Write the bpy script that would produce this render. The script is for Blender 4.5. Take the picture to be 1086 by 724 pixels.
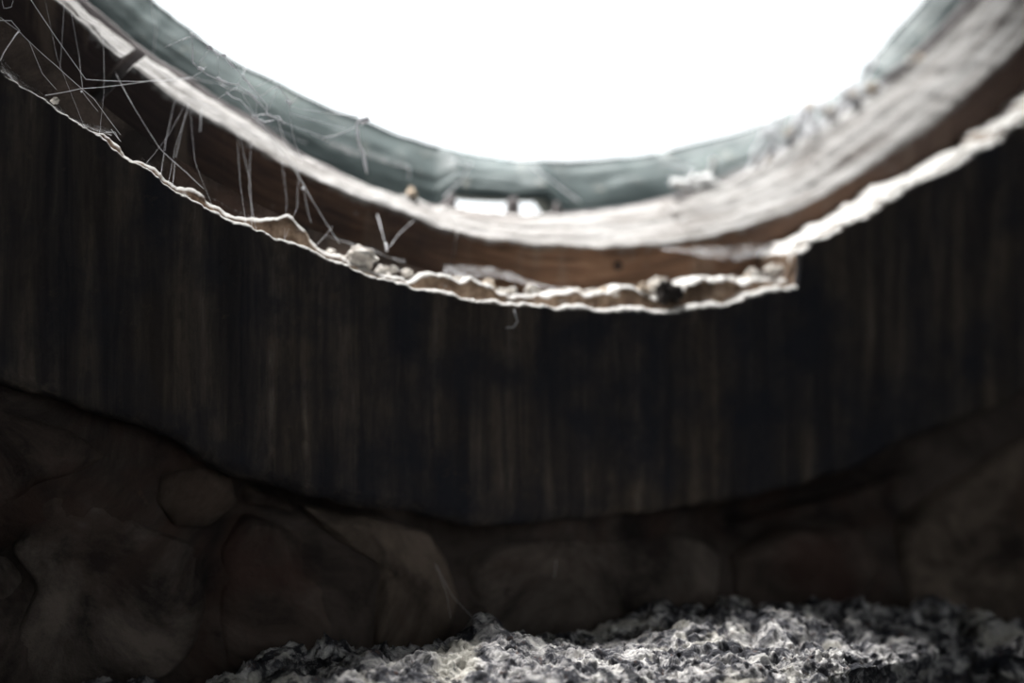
import bpy, math, random
import numpy as np
from mathutils import Vector

random.seed(7)
sc = bpy.context.scene
for o in list(bpy.data.objects):
    bpy.data.objects.remove(o)
C = sc.collection

# ------------------------------------------------------------------ camera, sky, exposure
F = 1508.0                      # focal length in pixels of the 1086 x 724 frame
cam = bpy.data.cameras.new('camera')
cam.sensor_width = 36.0
cam.lens = 36.0 * F / 1086.0
cam.clip_start = 0.01
cam.dof.use_dof = True
cam.dof.focus_distance = 0.503
cam.dof.aperture_fstop = 2.7
cam.dof.aperture_blades = 7
camo = bpy.data.objects.new('camera', cam)
C.objects.link(camo)
camo.location = (0, 0, 0)
camo.rotation_euler = (math.pi / 2, 0, 0)
sc.camera = camo

world = bpy.data.worlds.new('overcast_sky')
sc.world = world
world.use_nodes = True
bg = world.node_tree.nodes['Background']
bg.inputs[0].default_value = (0.93, 0.975, 1.0, 1)     # even, bright overcast sky
bg.inputs[1].default_value = 1.9
world.cycles.sampling_method = 'AUTOMATIC'

sun = bpy.data.lights.new('hazy_sun', 'SUN')       # sun veiled by thin cloud, high up outside the wall
sun.energy = 23.0
sun.angle = math.radians(24)
sun.color = (1.0, 0.985, 0.96)
suno = bpy.data.objects.new('hazy_sun', sun)
C.objects.link(suno)
suno.location = (-0.8, 2.0, 6.0)
_el, _az = math.radians(76), math.radians(20)      # elevation; azimuth left of straight ahead
suno.rotation_euler = Vector((math.sin(_az) * math.cos(_el), -math.cos(_az) * math.cos(_el), -math.sin(_el))).to_track_quat('-Z', 'Y').to_euler()

vs = sc.view_settings
vs.view_transform = 'Standard'
vs.look = 'None'
vs.gamma = 1.0
vs.use_curve_mapping = False
vs.exposure = 0.0

# ------------------------------------------------------------------ wall frame of reference
# u runs along the wall to the right, t is the depth behind the wall's front face, z is up
S = 0.35
L = math.sqrt(1 + S * S)
D0 = 0.55
CN = D0 / L

def uvw(u, t, z):
    """wall coordinates (arrays) to world coordinates"""
    n = CN + t
    return np.stack([u / L - S * n / L, u * S / L + n / L, z + 0 * u], -1)

def P(px, py, t=0.0):
    """the point of the plane at depth t that lies in that direction: (u, z)"""
    X = (px - 543.0) / F
    Z = -(py - 362.0) / F
    k = (CN + t) / ((-S * X + 1.0) / L)
    return (k * (X + S) / L, k * Z)

def W(px, py, t=0.0):
    u, z = P(px, py, t)
    return uvw(np.array(u), np.array(t), np.array(z))

U0, Z0 = P(622, -487, 0.0)      # the axis of the round opening

# ------------------------------------------------------------------ numpy noise
def _hash(i, j, k, seed=0):
    h = (i.astype(np.int64) * 374761393 + j.astype(np.int64) * 668265263 + k.astype(np.int64) * 2147483647 + seed * 144665) & 0xFFFFFFFF
    h = ((h ^ (h >> 13)) * 1274126177) & 0xFFFFFFFF
    h = ((h ^ (h >> 16)) * 2246822519) & 0xFFFFFFFF
    return ((h ^ (h >> 15)) & 0xFFFFFF) / float(0xFFFFFF)

def vnoise(p, seed=0):
    """value noise of points (n,3), -1..1"""
    i = np.floor(p)
    f = p - i
    f = f * f * f * (f * (f * 6 - 15) + 10)
    i = i.astype(np.int64)
    x, y, z = i[..., 0], i[..., 1], i[..., 2]
    fx, fy, fz = f[..., 0], f[..., 1], f[..., 2]
    def c(a, b, d): return _hash(x + a, y + b, z + d, seed)
    a = (c(0, 0, 0) * (1 - fx) + c(1, 0, 0) * fx) * (1 - fy) + (c(0, 1, 0) * (1 - fx) + c(1, 1, 0) * fx) * fy
    b = (c(0, 0, 1) * (1 - fx) + c(1, 0, 1) * fx) * (1 - fy) + (c(0, 1, 1) * (1 - fx) + c(1, 1, 1) * fx) * fy
    return (a * (1 - fz) + b * fz) * 2 - 1

def fbm(p, scale, octs=4, seed=0, gain=0.5):
    s, a, tot = 0, 1.0, 0
    for o in range(octs):
        s = s + a * vnoise(p * scale * (2.03 ** o) + 17.3 * o, seed + o)
        tot += a
        a *= gain
    return s / tot * 1.6

def worley(p, scale, seed=0):
    """distance to the nearest feature point, in cells"""
    q = p * scale
    i = np.floor(q).astype(np.int64)
    best = np.full(p.shape[:-1], 9.0)
    for a in (-1, 0, 1):
        for b in (-1, 0, 1):
            for d in (-1, 0, 1):
                x, y, z = i[..., 0] + a, i[..., 1] + b, i[..., 2] + d
                dx = x + _hash(x, y, z, seed) - q[..., 0]
                dy = y + _hash(x, y, z, seed + 1) - q[..., 1]
                dz = z + _hash(x, y, z, seed + 2) - q[..., 2]
                best = np.minimum(best, dx * dx + dy * dy + dz * dz)
    return np.sqrt(best)

# ------------------------------------------------------------------ materials
def new_mat(name, rough=0.9):
    m = bpy.data.materials.new(name)
    m.use_nodes = True
    nt = m.node_tree
    b = nt.nodes['Principled BSDF']
    b.inputs['Roughness'].default_value = rough
    b.inputs['Specular IOR Level'].default_value = 0.25
    return m, nt, b

def node(nt, kind, **kw):
    n = nt.nodes.new(kind)
    for k, v in kw.items():
        setattr(n, k, v)
    return n

def coords(nt, scale=(1, 1, 1), out='Object', rot=(0, 0, 0)):
    tc = node(nt, 'ShaderNodeTexCoord')
    mp = node(nt, 'ShaderNodeMapping')
    mp.inputs['Scale'].default_value = scale
    mp.inputs['Rotation'].default_value = rot
    nt.links.new(tc.outputs[out], mp.inputs['Vector'])
    return mp.outputs[0]

def noise(nt, vec, scale, detail=5, rough=0.6, dist=0.0):
    n = node(nt, 'ShaderNodeTexNoise')
    n.inputs['Scale'].default_value = scale
    n.inputs['Detail'].default_value = detail
    n.inputs['Roughness'].default_value = rough
    n.inputs['Distortion'].default_value = dist
    nt.links.new(vec, n.inputs['Vector'])
    return n.outputs['Fac']

def ramp(nt, fac, stops):
    r = node(nt, 'ShaderNodeValToRGB')
    e = r.color_ramp.elements
    while len(e) < len(stops):
        e.new(0.5)
    for el, (pos, col) in zip(e, stops):
        el.position = pos
        el.color = col if len(col) == 4 else (*col, 1)
    nt.links.new(fac, r.inputs[0])
    return r.outputs[0]

def mix(nt, fac, a, b):
    m = node(nt, 'ShaderNodeMix', data_type='RGBA')
    for src, sock in ((fac, m.inputs[0]), (a, m.inputs[6]), (b, m.inputs[7])):
        if isinstance(src, (float, int)):
            sock.default_value = src
        elif isinstance(src, tuple):
            sock.default_value = (*src, 1)
        else:
            nt.links.new(src, sock)
    return m.outputs[2]

def math_(nt, op, a, b=None, clamp=False):
    m = node(nt, 'ShaderNodeMath', operation=op, use_clamp=clamp)
    for src, sock in ((a, m.inputs[0]), (b, m.inputs[1])):
        if src is None:
            continue
        if isinstance(src, (float, int)):
            sock.default_value = src
        else:
            nt.links.new(src, sock)
    return m.outputs[0]

def bump(nt, b, h, strength=0.5, dist=0.001):
    n = node(nt, 'ShaderNodeBump')
    n.inputs['Strength'].default_value = strength
    n.inputs['Distance'].default_value = dist
    nt.links.new(h, n.inputs['Height'])
    nt.links.new(n.outputs[0], b.inputs['Normal'])

def dusted(nt, col, dust, lo=0.25, hi=0.65, scale=350, amount=1.0):
    """dust that has settled on the faces that look upward"""
    g = node(nt, 'ShaderNodeNewGeometry')
    s = node(nt, 'ShaderNodeSeparateXYZ')
    nt.links.new(g.outputs['Normal'], s.inputs[0])
    nz = noise(nt, coords(nt), scale, 4, 0.65)
    a = math_(nt, 'ADD', s.outputs[2], math_(nt, 'MULTIPLY', math_(nt, 'SUBTRACT', nz, 0.5), 0.7))
    mr = node(nt, 'ShaderNodeMapRange')
    mr.inputs[1].default_value = lo
    mr.inputs[2].default_value = hi
    mr.inputs[4].default_value = amount
    nt.links.new(a, mr.inputs[0])
    return mix(nt, mr.outputs[0], col, dust)

DUST = (0.58, 0.565, 0.545)

def mat_plaster():
    m, nt, b = new_mat('stained_plaster', 0.85)
    streak = noise(nt, coords(nt, (130, 130, 9)), 1.0, 5, 0.62, 0.4)
    streak2 = noise(nt, coords(nt, (42, 42, 5)), 1.0, 3, 0.55, 0.3)
    blot = noise(nt, coords(nt), 22, 5, 0.6)
    c1 = ramp(nt, streak, [(0.36, (0.022, 0.020, 0.022)), (0.50, (0.070, 0.058, 0.050)), (0.62, (0.15, 0.12, 0.095)), (0.74, (0.30, 0.25, 0.20))])
    c2 = ramp(nt, streak2, [(0.35, (0.028, 0.030, 0.040)), (0.62, (0.095, 0.074, 0.056))])
    c = mix(nt, 0.38, c1, c2)
    c = mix(nt, ramp(nt, blot, [(0.36, (0.9, 0.9, 0.9)), (0.56, (0, 0, 0))]), c, (0.026, 0.028, 0.037))
    crack = ramp(nt, noise(nt, coords(nt), 130, 6, 0.75), [(0.6, (0, 0, 0)), (0.78, (0.6, 0.6, 0.6))])
    c = mix(nt, crack, c, (0.13, 0.095, 0.065))
    c = dusted(nt, c, DUST, 0.42, 0.7, 420)
    nt.links.new(c, b.inputs['Base Color'])
    bump(nt, b, noise(nt, coords(nt), 260, 6, 0.7), 0.7, 0.0012)
    return m

def mat_core():
    m, nt, b = new_mat('broken_plaster_core', 0.9)
    n1 = noise(nt, coords(nt), 130, 5, 0.65)
    c = ramp(nt, n1, [(0.36, (0.10, 0.065, 0.045)), (0.52, (0.24, 0.165, 0.115)), (0.68, (0.42, 0.31, 0.23))])
    c = dusted(nt, c, DUST, 0.30, 0.62, 420)
    nt.links.new(c, b.inputs['Base Color'])
    bump(nt, b, noise(nt, coords(nt), 500, 5, 0.7), 0.6, 0.0008)
    return m

def mat_stone(name, base, dark, warm):
    m, nt, b = new_mat(name, 0.9)
    n1 = noise(nt, coords(nt), 24, 7, 0.68, 0.6)
    n2 = noise(nt, coords(nt), 75, 6, 0.72)
    n3 = noise(nt, coords(nt), 17, 4, 0.6, 0.5)
    c = ramp(nt, n1, [(0.38, dark), (0.50, base), (0.64, tuple(min(1, x * 1.9) for x in base))])
    c = mix(nt, ramp(nt, n3, [(0.5, (0, 0, 0)), (0.62, (0.7, 0.7, 0.7))]), c, warm)
    c = mix(nt, ramp(nt, n2, [(0.60, (0, 0, 0)), (0.72, (0.8, 0.8, 0.8))]), c, dark)
    nt.links.new(c, b.inputs['Base Color'])
    bump(nt, b, noise(nt, coords(nt), 110, 7, 0.72), 0.8, 0.004)
    return m

def mat_wood():
    m, nt, b = new_mat('rusty_brown_wood', 0.8)
    grain = noise(nt, coords(nt, (28, 420, 1), 'UV'), 1.0, 5, 0.6, 0.6)
    blot = noise(nt, coords(nt), 16, 4, 0.6)
    drip = noise(nt, coords(nt, (75, 75, 12)), 1.0, 4, 0.6)
    c = ramp(nt, grain, [(0.3, (0.075, 0.042, 0.026)), (0.5, (0.18, 0.10, 0.060)), (0.72, (0.29, 0.175, 0.11))])
    # grey-black toward the left of the frame, dull grey-brown toward the right
    sx = node(nt, 'ShaderNodeSeparateXYZ')
    nt.links.new(coords(nt), sx.inputs[0])
    side = node(nt, 'ShaderNodeMapRange')
    side.inputs[1].default_value = 0.02
    side.inputs[2].default_value = -0.13
    nt.links.new(math_(nt, 'ADD', sx.outputs[0], math_(nt, 'MULTIPLY', math_(nt, 'SUBTRACT', blot, 0.5), 0.35)), side.inputs[0])
    c = mix(nt, math_(nt, 'MULTIPLY', side.outputs[0], 0.9), c, (0.034, 0.028, 0.030))
    side2 = node(nt, 'ShaderNodeMapRange')
    side2.inputs[1].default_value = 0.07
    side2.inputs[2].default_value = 0.17
    nt.links.new(math_(nt, 'ADD', sx.outputs[0], math_(nt, 'MULTIPLY', math_(nt, 'SUBTRACT', blot, 0.5), 0.3)), side2.inputs[0])
    c = mix(nt, math_(nt, 'MULTIPLY', side2.outputs[0], 0.75), c, (0.060, 0.046, 0.044))
    c = mix(nt, ramp(nt, drip, [(0.56, (0, 0, 0)), (0.7, (0.55, 0.55, 0.55))]), c, (0.20, 0.155, 0.12))
    c = mix(nt, ramp(nt, blot, [(0.54, (0, 0, 0)), (0.68, (0.75, 0.75, 0.75))]), c, (0.05, 0.034, 0.03))
    lay = noise(nt, coords(nt, (20, 260, 1), 'UV'), 1.0, 4, 0.65, 0.4)
    dust = ramp(nt, lay, [(0.34, (0.14, 0.125, 0.115)), (0.48, (0.27, 0.262, 0.255)), (0.66, (0.385, 0.38, 0.375))])
    c = dusted(nt, c, dust, 0.12, 0.42, 220, 0.95)
    nt.links.new(c, b.inputs['Base Color'])
    bump(nt, b, grain, 0.5, 0.001)
    return m

def mat_teal():
    m, nt, b = new_mat('teal_painted_metal', 0.6)
    n1 = noise(nt, coords(nt), 26, 5, 0.6)
    n2 = noise(nt, coords(nt), 120, 4, 0.6)
    c = ramp(nt, n1, [(0.34, (0.040, 0.058, 0.060)), (0.56, (0.072, 0.098, 0.100)), (0.72, (0.125, 0.16, 0.158))])
    c = mix(nt, ramp(nt, n2, [(0.62, (0, 0, 0)), (0.75, (0.6, 0.6, 0.6))]), c, (0.30, 0.30, 0.27))
    nt.links.new(c, b.inputs['Base Color'])
    bump(nt, b, n2, 0.4, 0.001)
    return m

def mat_crust():
    m, nt, b = new_mat('pitted_crusted_stone', 0.85)
    v = coords(nt)
    n1 = noise(nt, v, 110, 8, 0.70, 0.8)
    n2 = noise(nt, v, 55, 6, 0.68, 1.2)
    n3 = noise(nt, v, 300, 5, 0.7)
    n4 = noise(nt, v, 30, 4, 0.6)
    c = ramp(nt, n1, [(0.36, (0.018, 0.018, 0.022)), (0.46, (0.075, 0.076, 0.088)), (0.54, (0.40, 0.39, 0.39)), (0.66, (0.80, 0.78, 0.75))])
    c = mix(nt, ramp(nt, n4, [(0.54, (0, 0, 0)), (0.62, (0.7, 0.7, 0.7))]), c, mix(nt, n1, (0.55, 0.52, 0.45), (0.82, 0.80, 0.73)))
    c = mix(nt, ramp(nt, n2, [(0.53, (0, 0, 0)), (0.60, (0.92, 0.92, 0.92))]), c, (0.018, 0.019, 0.025))
    c = mix(nt, ramp(nt, n3, [(0.60, (0, 0, 0)), (0.68, (0.8, 0.8, 0.8))]), c, (0.11, 0.065, 0.05))
    nt.links.new(c, b.inputs['Base Color'])
    bump(nt, b, n3, 0.8, 0.0012)
    return m

def mat_plain(name, cols, scale=40, rough=0.9, bmp=0.4):
    m, nt, b = new_mat(name, rough)
    n = noise(nt, coords(nt), scale, 5, 0.65)
    c = ramp(nt, n, [(0.35 + 0.3 * i / max(1, len(cols) - 1), col) for i, col in enumerate(cols)])
    nt.links.new(c, b.inputs['Base Color'])
    if bmp:
        bump(nt, b, noise(nt, coords(nt), scale * 5, 5, 0.7), bmp, 0.001)
    return m

def mat_silk(name, alpha=1.0):
    m = bpy.data.materials.new(name)
    m.use_nodes = True
    nt = m.node_tree
    nt.nodes.clear()
    out = node(nt, 'ShaderNodeOutputMaterial')
    d = node(nt, 'ShaderNodeBsdfDiffuse')
    d.inputs[0].default_value = (0.86, 0.86, 0.88, 1)
    tr = node(nt, 'ShaderNodeBsdfTranslucent')
    tr.inputs[0].default_value = (0.86, 0.87, 0.9, 1)
    a = node(nt, 'ShaderNodeMixShader')
    a.inputs[0].default_value = 0.35
    nt.links.new(d.outputs[0], a.inputs[1])
    nt.links.new(tr.outputs[0], a.inputs[2])
    last = a.outputs[0]
    if alpha < 1:
        tp = node(nt, 'ShaderNodeBsdfTransparent')
        x = node(nt, 'ShaderNodeMixShader')
        nz = noise(nt, coords(nt, (220, 220, 220)), 1.0, 5, 0.7)
        f = math_(nt, 'MULTIPLY', ramp(nt, nz, [(0.35, (0, 0, 0)), (0.7, (1, 1, 1))]), alpha)
        nt.links.new(f, x.inputs[0])
        nt.links.new(tp.outputs[0], x.inputs[1])
        nt.links.new(last, x.inputs[2])
        last = x.outputs[0]
    nt.links.new(last, out.inputs[0])
    return m

M_PLASTER = mat_plaster()
M_CORE = mat_core()
M_STONES = [mat_stone('rubble_stone_grey_brown', (0.12, 0.098, 0.084), (0.035, 0.028, 0.026), (0.075, 0.050, 0.040)),
            mat_stone('rubble_stone_red_brown', (0.090, 0.068, 0.057), (0.030, 0.023, 0.021), (0.085, 0.046, 0.037)),
            mat_stone('rubble_stone_tan', (0.135, 0.105, 0.084), (0.040, 0.031, 0.027), (0.085, 0.058, 0.045))]
M_MORTAR = mat_stone('sooty_mortar', (0.066, 0.052, 0.045), (0.022, 0.018, 0.017), (0.080, 0.048, 0.037))
M_WOOD = mat_wood()
M_TEAL = mat_teal()
M_CRUST = mat_crust()
M_CRUMB = mat_plain('pale_mortar_crumb', [(0.42, 0.38, 0.34), (0.74, 0.71, 0.67)], 160)
M_CRUMB_WARM = mat_plain('tan_mortar_crumb', [(0.42, 0.34, 0.26), (0.66, 0.55, 0.44)], 160)
M_DARK = mat_plain('black_clinker', [(0.02, 0.018, 0.018), (0.07, 0.06, 0.055)], 120)
M_NAIL_HOLE = mat_plain('nail_hole_dark', [(0.015, 0.012, 0.012), (0.05, 0.03, 0.022)], 200, 0.6)
M_BEAD = mat_plain('grey_weathered_bead', [(0.10, 0.092, 0.095), (0.24, 0.22, 0.22)], 90)
M_ROOM = mat_plain('sooty_room_wall', [(0.045, 0.038, 0.034), (0.085, 0.07, 0.06)], 8)
M_GROUND = mat_plain('grey_ground', [(0.10, 0.10, 0.08), (0.2, 0.19, 0.16)], 3)
M_SILK = mat_silk('spider_silk')
M_CLUMP = mat_plain('white_silk_clump', [(0.82, 0.82, 0.82), (0.9, 0.9, 0.9)], 200)
M_SHEET = mat_silk('dusty_web_sheet', 0.42)

# ------------------------------------------------------------------ mesh helpers
def mesh_obj(name, verts, faces, mat, parent=None, smooth=True, uv=None):
    me = bpy.data.meshes.new(name)
    me.from_pydata([tuple(v) for v in verts], [], faces)
    if smooth:
        me.polygons.foreach_set('use_smooth', [True] * len(me.polygons))
    if uv is not None:
        lay = me.uv_layers.new(name='UVMap')
        vi = np.empty(len(me.loops), dtype=np.int32)
        me.loops.foreach_get('vertex_index', vi)
        lay.data.foreach_set('uv', uv[vi].astype(np.float32).ravel())
    me.materials.append(mat)
    me.update()
    o = bpy.data.objects.new(name, me)
    C.objects.link(o)
    if parent:
        o.parent = parent
    return o

def grid_faces(nr, nc, wrap=False):
    i = np.arange(nr - 1)[:, None] * nc
    j = np.arange(nc if wrap else nc - 1)[None, :]
    j2 = (j + 1) % nc
    q = np.stack([i + j, i + j2, i + nc + j2, i + nc + j], -1).reshape(-1, 4)
    return q.tolist()

def tag(o, label, cat, group=None, kind=None):
    o['label'] = label
    o['category'] = cat
    if group:
        o['group'] = group
    if kind:
        o['kind'] = kind
    return o

def structure(o, label=None):
    o['kind'] = 'structure'
    if label:
        o['label'] = label
    return o

def empty(name, loc):
    o = bpy.data.objects.new(name, None)
    o.empty_display_size = 0.02
    C.objects.link(o)
    o.location = loc
    return o

def local(verts, root):
    return np.asarray(verts) - np.array(root.location)[None, :]

# ------------------------------------------------------------------ polar curves of the opening
class Curve:
    """edge of a ring, radius by angle from straight down, taken on the plane at depth t"""
    def __init__(self, pts, t):
        uz = np.array([P(x, y, t) for x, y in pts])
        du, dz = uz[:, 0] - U0, uz[:, 1] - Z0
        self.phi = np.arctan2(du, -dz)
        self.r = np.hypot(du, dz)
        self.t = t
        self.mean = float(np.median(self.r))
    def __call__(self, phi):
        p, r = self.phi, self.r
        v = np.interp(phi, p, r)
        k = math.radians(22)
        lo = np.clip((p[0] - phi) / k, 0, 1)
        hi = np.clip((phi - p[-1]) / k, 0, 1)
        w = np.maximum(lo, hi)
        w = w * w * (3 - 2 * w)
        return v * (1 - w) + self.mean * w

def at_x(pairs, curve_pts, t):
    """a width given by photo column along an edge -> function of angle"""
    ys = np.interp([x for x, _ in pairs], [p[0] for p in curve_pts], [p[1] for p in curve_pts])
    ph = []
    for (x, _), y in zip(pairs, ys):
        u, z = P(x, y, t)
        ph.append(math.atan2(u - U0, -(z - Z0)))
    val = [v for _, v in pairs]
    return lambda phi: np.interp(phi, ph, val)

LIP_L = [(-60, 20), (0, 72), (50, 108), (100, 147), (150, 181), (200, 212), (260, 243), (330, 272), (400, 297), (470, 315), (550, 329), (620, 334), (690, 335), (740, 330), (800, 319), (848, 309)]
LIP_R = [(851, 272), (865, 258), (900, 243), (950, 215), (1000, 190), (1040, 166), (1086, 136), (1140, 95)]
LIP = LIP_L + LIP_R
OUTER = [(-60, 372), (0, 398), (60, 425), (120, 450), (190, 472), (250, 503), (310, 520), (400, 540), (480, 550), (560, 555), (640, 552), (700, 548), (760, 541), (830, 526), (900, 506), (960, 482), (1020, 455), (1086, 420), (1140, 390)]
WOOD_A = [(20, -35), (63, 0), (133, 61), (199, 113), (265, 152), (331, 187), (409, 217), (466, 237), (512, 249), (582, 259), (660, 259), (720, 252), (766, 244), (832, 224), (879, 203), (949, 158), (1005, 115), (1062, 62), (1086, 37), (1110, 8)]
WOOD_B = [(38, -35), (80, 0), (139, 50), (199, 90), (265, 130), (331, 171), (409, 203), (466, 218), (512, 224), (582, 226), (640, 224), (683, 217), (740, 203), (800, 178), (832, 160), (864, 140), (921, 103), (977, 64), (1033, 10), (1060, -20)]
SKY = [(115, -35), (155, 0), (200, 36), (250, 71), (300, 95), (350, 119), (400, 138), (450, 155), (500, 166), (560, 173), (620, 173), (680, 166), (740, 153), (800, 136), (860, 112), (900, 93), (914, 82), (917, 70), (950, 33), (985, -5), (1010, -40)]
T_FRAME, T_FRAME_B = 0.036, 0.062
T_SKY = 0.090
c_lip, c_out = Curve(LIP, 0.0), Curve(OUTER, 0.0)
c_a, c_b = Curve(WOOD_A, T_FRAME), Curve(WOOD_B, T_FRAME_B)
SKY = [(x, y - np.interp(x, [100, 300, 500, 900], [8, 7, 4, 3])) for x, y in SKY]
c_sky = Curve(SKY, T_SKY)

D = math.radians
fine = np.arange(D(-60), D(60), D(0.075))
coarse = np.arange(D(60), D(300), D(3.0))
PHI = np.concatenate([fine, coarse])
PHIW = np.where(PHI > math.pi, PHI - 2 * math.pi, PHI)

def ring_pts(r, t, phi):
    u = U0 + r * np.sin(phi)
    z = Z0 - r * np.cos(phi)
    return uvw(u, t + 0 * u, z)

# ------------------------------------------------------------------ the wall with the round opening
HU0, HU1, ZF, ZC = -1.5, 1.7, -1.25, 1.45       # room extent along the wall, floor, ceiling
def rect_r(phi):
    s, c = np.sin(phi), -np.cos(phi)
    ru = np.where(s > 1e-9, (HU1 - U0) / np.where(s > 1e-9, s, 1), np.where(s < -1e-9, (HU0 - U0) / np.where(s < -1e-9, s, -1), 1e9))
    rz = np.where(c > 1e-9, (ZC - Z0) / np.where(c > 1e-9, c, 1), np.where(c < -1e-9, (ZF - Z0) / np.where(c < -1e-9, c, -1), 1e9))
    return np.minimum(ru, rz)

# hollows where mortar has fallen out: column, row, half extents, depth
HOLLOWS = [(880, 528, (0.050, 0.010), 0.025), (780, 556, (0.03, 0.010), 0.02), (290, 528, (0.020, 0.008), 0.02), (484, 574, (0.014, 0.016), 0.022), (8, 610, (0.012, 0.012), 0.02), (430, 548, (0.03, 0.006), 0.012)]

def build_wall():
    phi = np.concatenate([np.arange(D(-60), D(60), D(0.3)), np.arange(D(60), D(300), D(2.0))])
    phw = np.where(phi > math.pi, phi - 2 * math.pi, phi)
    r_in = c_a(phw) + 0.022
    r_out = rect_r(phi)
    rows = []
    rows.append(ring_pts(r_out, 0.17, phi))
    rows.append(ring_pts(r_in + 0.03, 0.17, phi))
    rows.append(ring_pts(r_in, 0.125, phi))
    rows.append(ring_pts(r_in, 0.045, phi))
    for k in np.linspace(0, 1, 110) ** 2.2:
        r = r_in * (1 - k) + r_out * k
        p = ring_pts(r, 0.040, phi)
        n = (fbm(p, 16, 5, 3) * 0.010 + fbm(p, 7, 2, 6) * 0.006) * min(1, (1 - k) * 8) * min(1, k * 40)
        for (hx, hy, hs, hd) in HOLLOWS:
            hu, hz = P(hx, hy, 0.02)
            n = n + hd * np.exp(-(((U0 + r * np.sin(phi)) - hu) / hs[0]) ** 2 - (((Z0 - r * np.cos(phi)) - hz) / hs[1]) ** 2)
        rows.append(ring_pts(r, np.minimum(0.019 + n, 0.044), phi))
    v = np.stack(rows)
    f = grid_faces(v.shape[0], v.shape[1], True)
    nr, nc = v.shape[:2]
    f += [[j, (nr - 1) * nc + j, (nr - 1) * nc + (j + 1) % nc, (j + 1) % nc] for j in range(nc)]
    return structure(mesh_obj('wall_front', v.reshape(-1, 3), f, M_MORTAR), 'dark rubble masonry wall around the round opening')

wall = build_wall()

def rubble(poly, t_front, mat, seed, dome=0.004):
    """one rubble stone: rounded block with an uneven face, its back buried in the mortar"""
    uz = np.array([P(x, y, 0.02) for x, y in poly])
    n = 72
    k = np.arange(n) / n * len(uz)
    i = np.floor(k).astype(int)
    f = (k - i)[:, None]
    f = f * f * (3 - 2 * f) * 0.35 + f * 0.65
    p0, p1 = uz[i % len(uz)], uz[(i + 1) % len(uz)]
    out = p0 * (1 - f) + p1 * f
    for _ in range(2):
        out = (np.roll(out, 1, 0) + 2 * out + np.roll(out, -1, 0)) / 4
    c = out.mean(0)
    rows = []
    for s, t in ((1.0, 0.05), (1.0, t_front + 0.010), (0.985, t_front + 0.004), (0.95, t_front + 0.0012), (0.90, t_front), (0.8, t_front - dome * .3), (0.68, t_front - dome * .6), (0.54, t_front - dome * .8), (0.4, t_front - dome * .95), (0.25, t_front - dome), (0.1, t_front - dome)):
        q = c + (out - c) * s
        w = np.stack([q[:, 0], 0 * q[:, 0] + seed, q[:, 1]], -1)
        d = fbm(w, 45, 5, seed) * 0.0028 + fbm(w, 14, 2, seed + 5) * 0.003
        q = q + (fbm(w, 60, 3, seed + 9) * 0.0022)[:, None] * (q - c) / 0.05
        rows.append(uvw(q[:, 0], t + (d if t < 0.045 else 0), q[:, 1]))
    v = np.concatenate(rows + [uvw(c[:1], np.array([t_front - dome]), c[1:])])
    nr = len(rows)
    fc = grid_faces(nr, n, True)
    fc += [[(nr - 1) * n + j, (nr - 1) * n + (j + 1) % n, nr * n] for j in range(n)]
    return mesh_obj('stone', v, fc, mat, wall)

STONES = [
    ([(172, 502), (212, 489), (244, 503), (252, 533), (220, 558), (184, 556), (166, 530)], 0.012, 2),
    ([(45, 522), (98, 506), (158, 562), (214, 577), (224, 640), (196, 700), (120, 760), (40, 745), (12, 684), (40, 622), (8, 578)], 0.014, 0),
    ([(-70, 470), (-10, 432), (70, 452), (122, 482), (92, 502), (36, 514), (-12, 556), (-70, 560)], 0.018, 1),
    ([(112, 484), (160, 482), (162, 540), (150, 545), (106, 505)], 0.020, 1),
    ([(-80, 580), (-10, 574), (28, 618), (2, 676), (-80, 700)], 0.026, 0),
    ([(230, 578), (262, 548), (326, 562), (384, 592), (380, 650), (340, 712), (236, 712), (230, 640)], 0.018, 1),
    ([(312, 530), (400, 548), (452, 562), (472, 592), (486, 640), (450, 700), (392, 690), (394, 596), (340, 560)], 0.013, 2),
    ([(506, 592), (534, 572), (640, 562), (742, 566), (764, 592), (752, 655), (640, 690), (520, 690), (494, 634)], 0.012, 0),
    ([(774, 588), (832, 562), (906, 558), (932, 600), (904, 650), (782, 665)], 0.015, 1),
    ([(944, 562), (1000, 522), (1056, 476), (1118, 440), (1150, 600), (1090, 660), (954, 650)], 0.010, 2),
    ([(776, 556), (860, 540), (940, 516), (1004, 486), (990, 515), (930, 548), (850, 556)], 0.031, 1),
    ([(258, 512), (305, 528), (330, 552), (262, 540)], 0.030, 1),
    ([(1150, 430), (1230, 380), (1330, 420), (1340, 560), (1180, 610)], 0.012, 0),
    ([(-90, 445), (-180, 420), (-270, 440), (-260, 560), (-95, 560)], 0.014, 2),
    ([(-90, 590), (-250, 580), (-270, 690), (-160, 740), (-90, 705)], 0.016, 1),
    ([(1165, 620), (1330, 580), (1350, 720), (1200, 760), (1110, 670)], 0.014, 1),
    ([(30, 760), (120, 775), (210, 715), (260, 730), (250, 850), (40, 860)], 0.014, 1),
    ([(-150, 760), (0, 710), (22, 760), (25, 860), (-140, 870)], 0.017, 0),
]
for i, (poly, tf, mi) in enumerate(STONES):
    rubble(poly, tf, M_STONES[mi], 20 + i)

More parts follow.
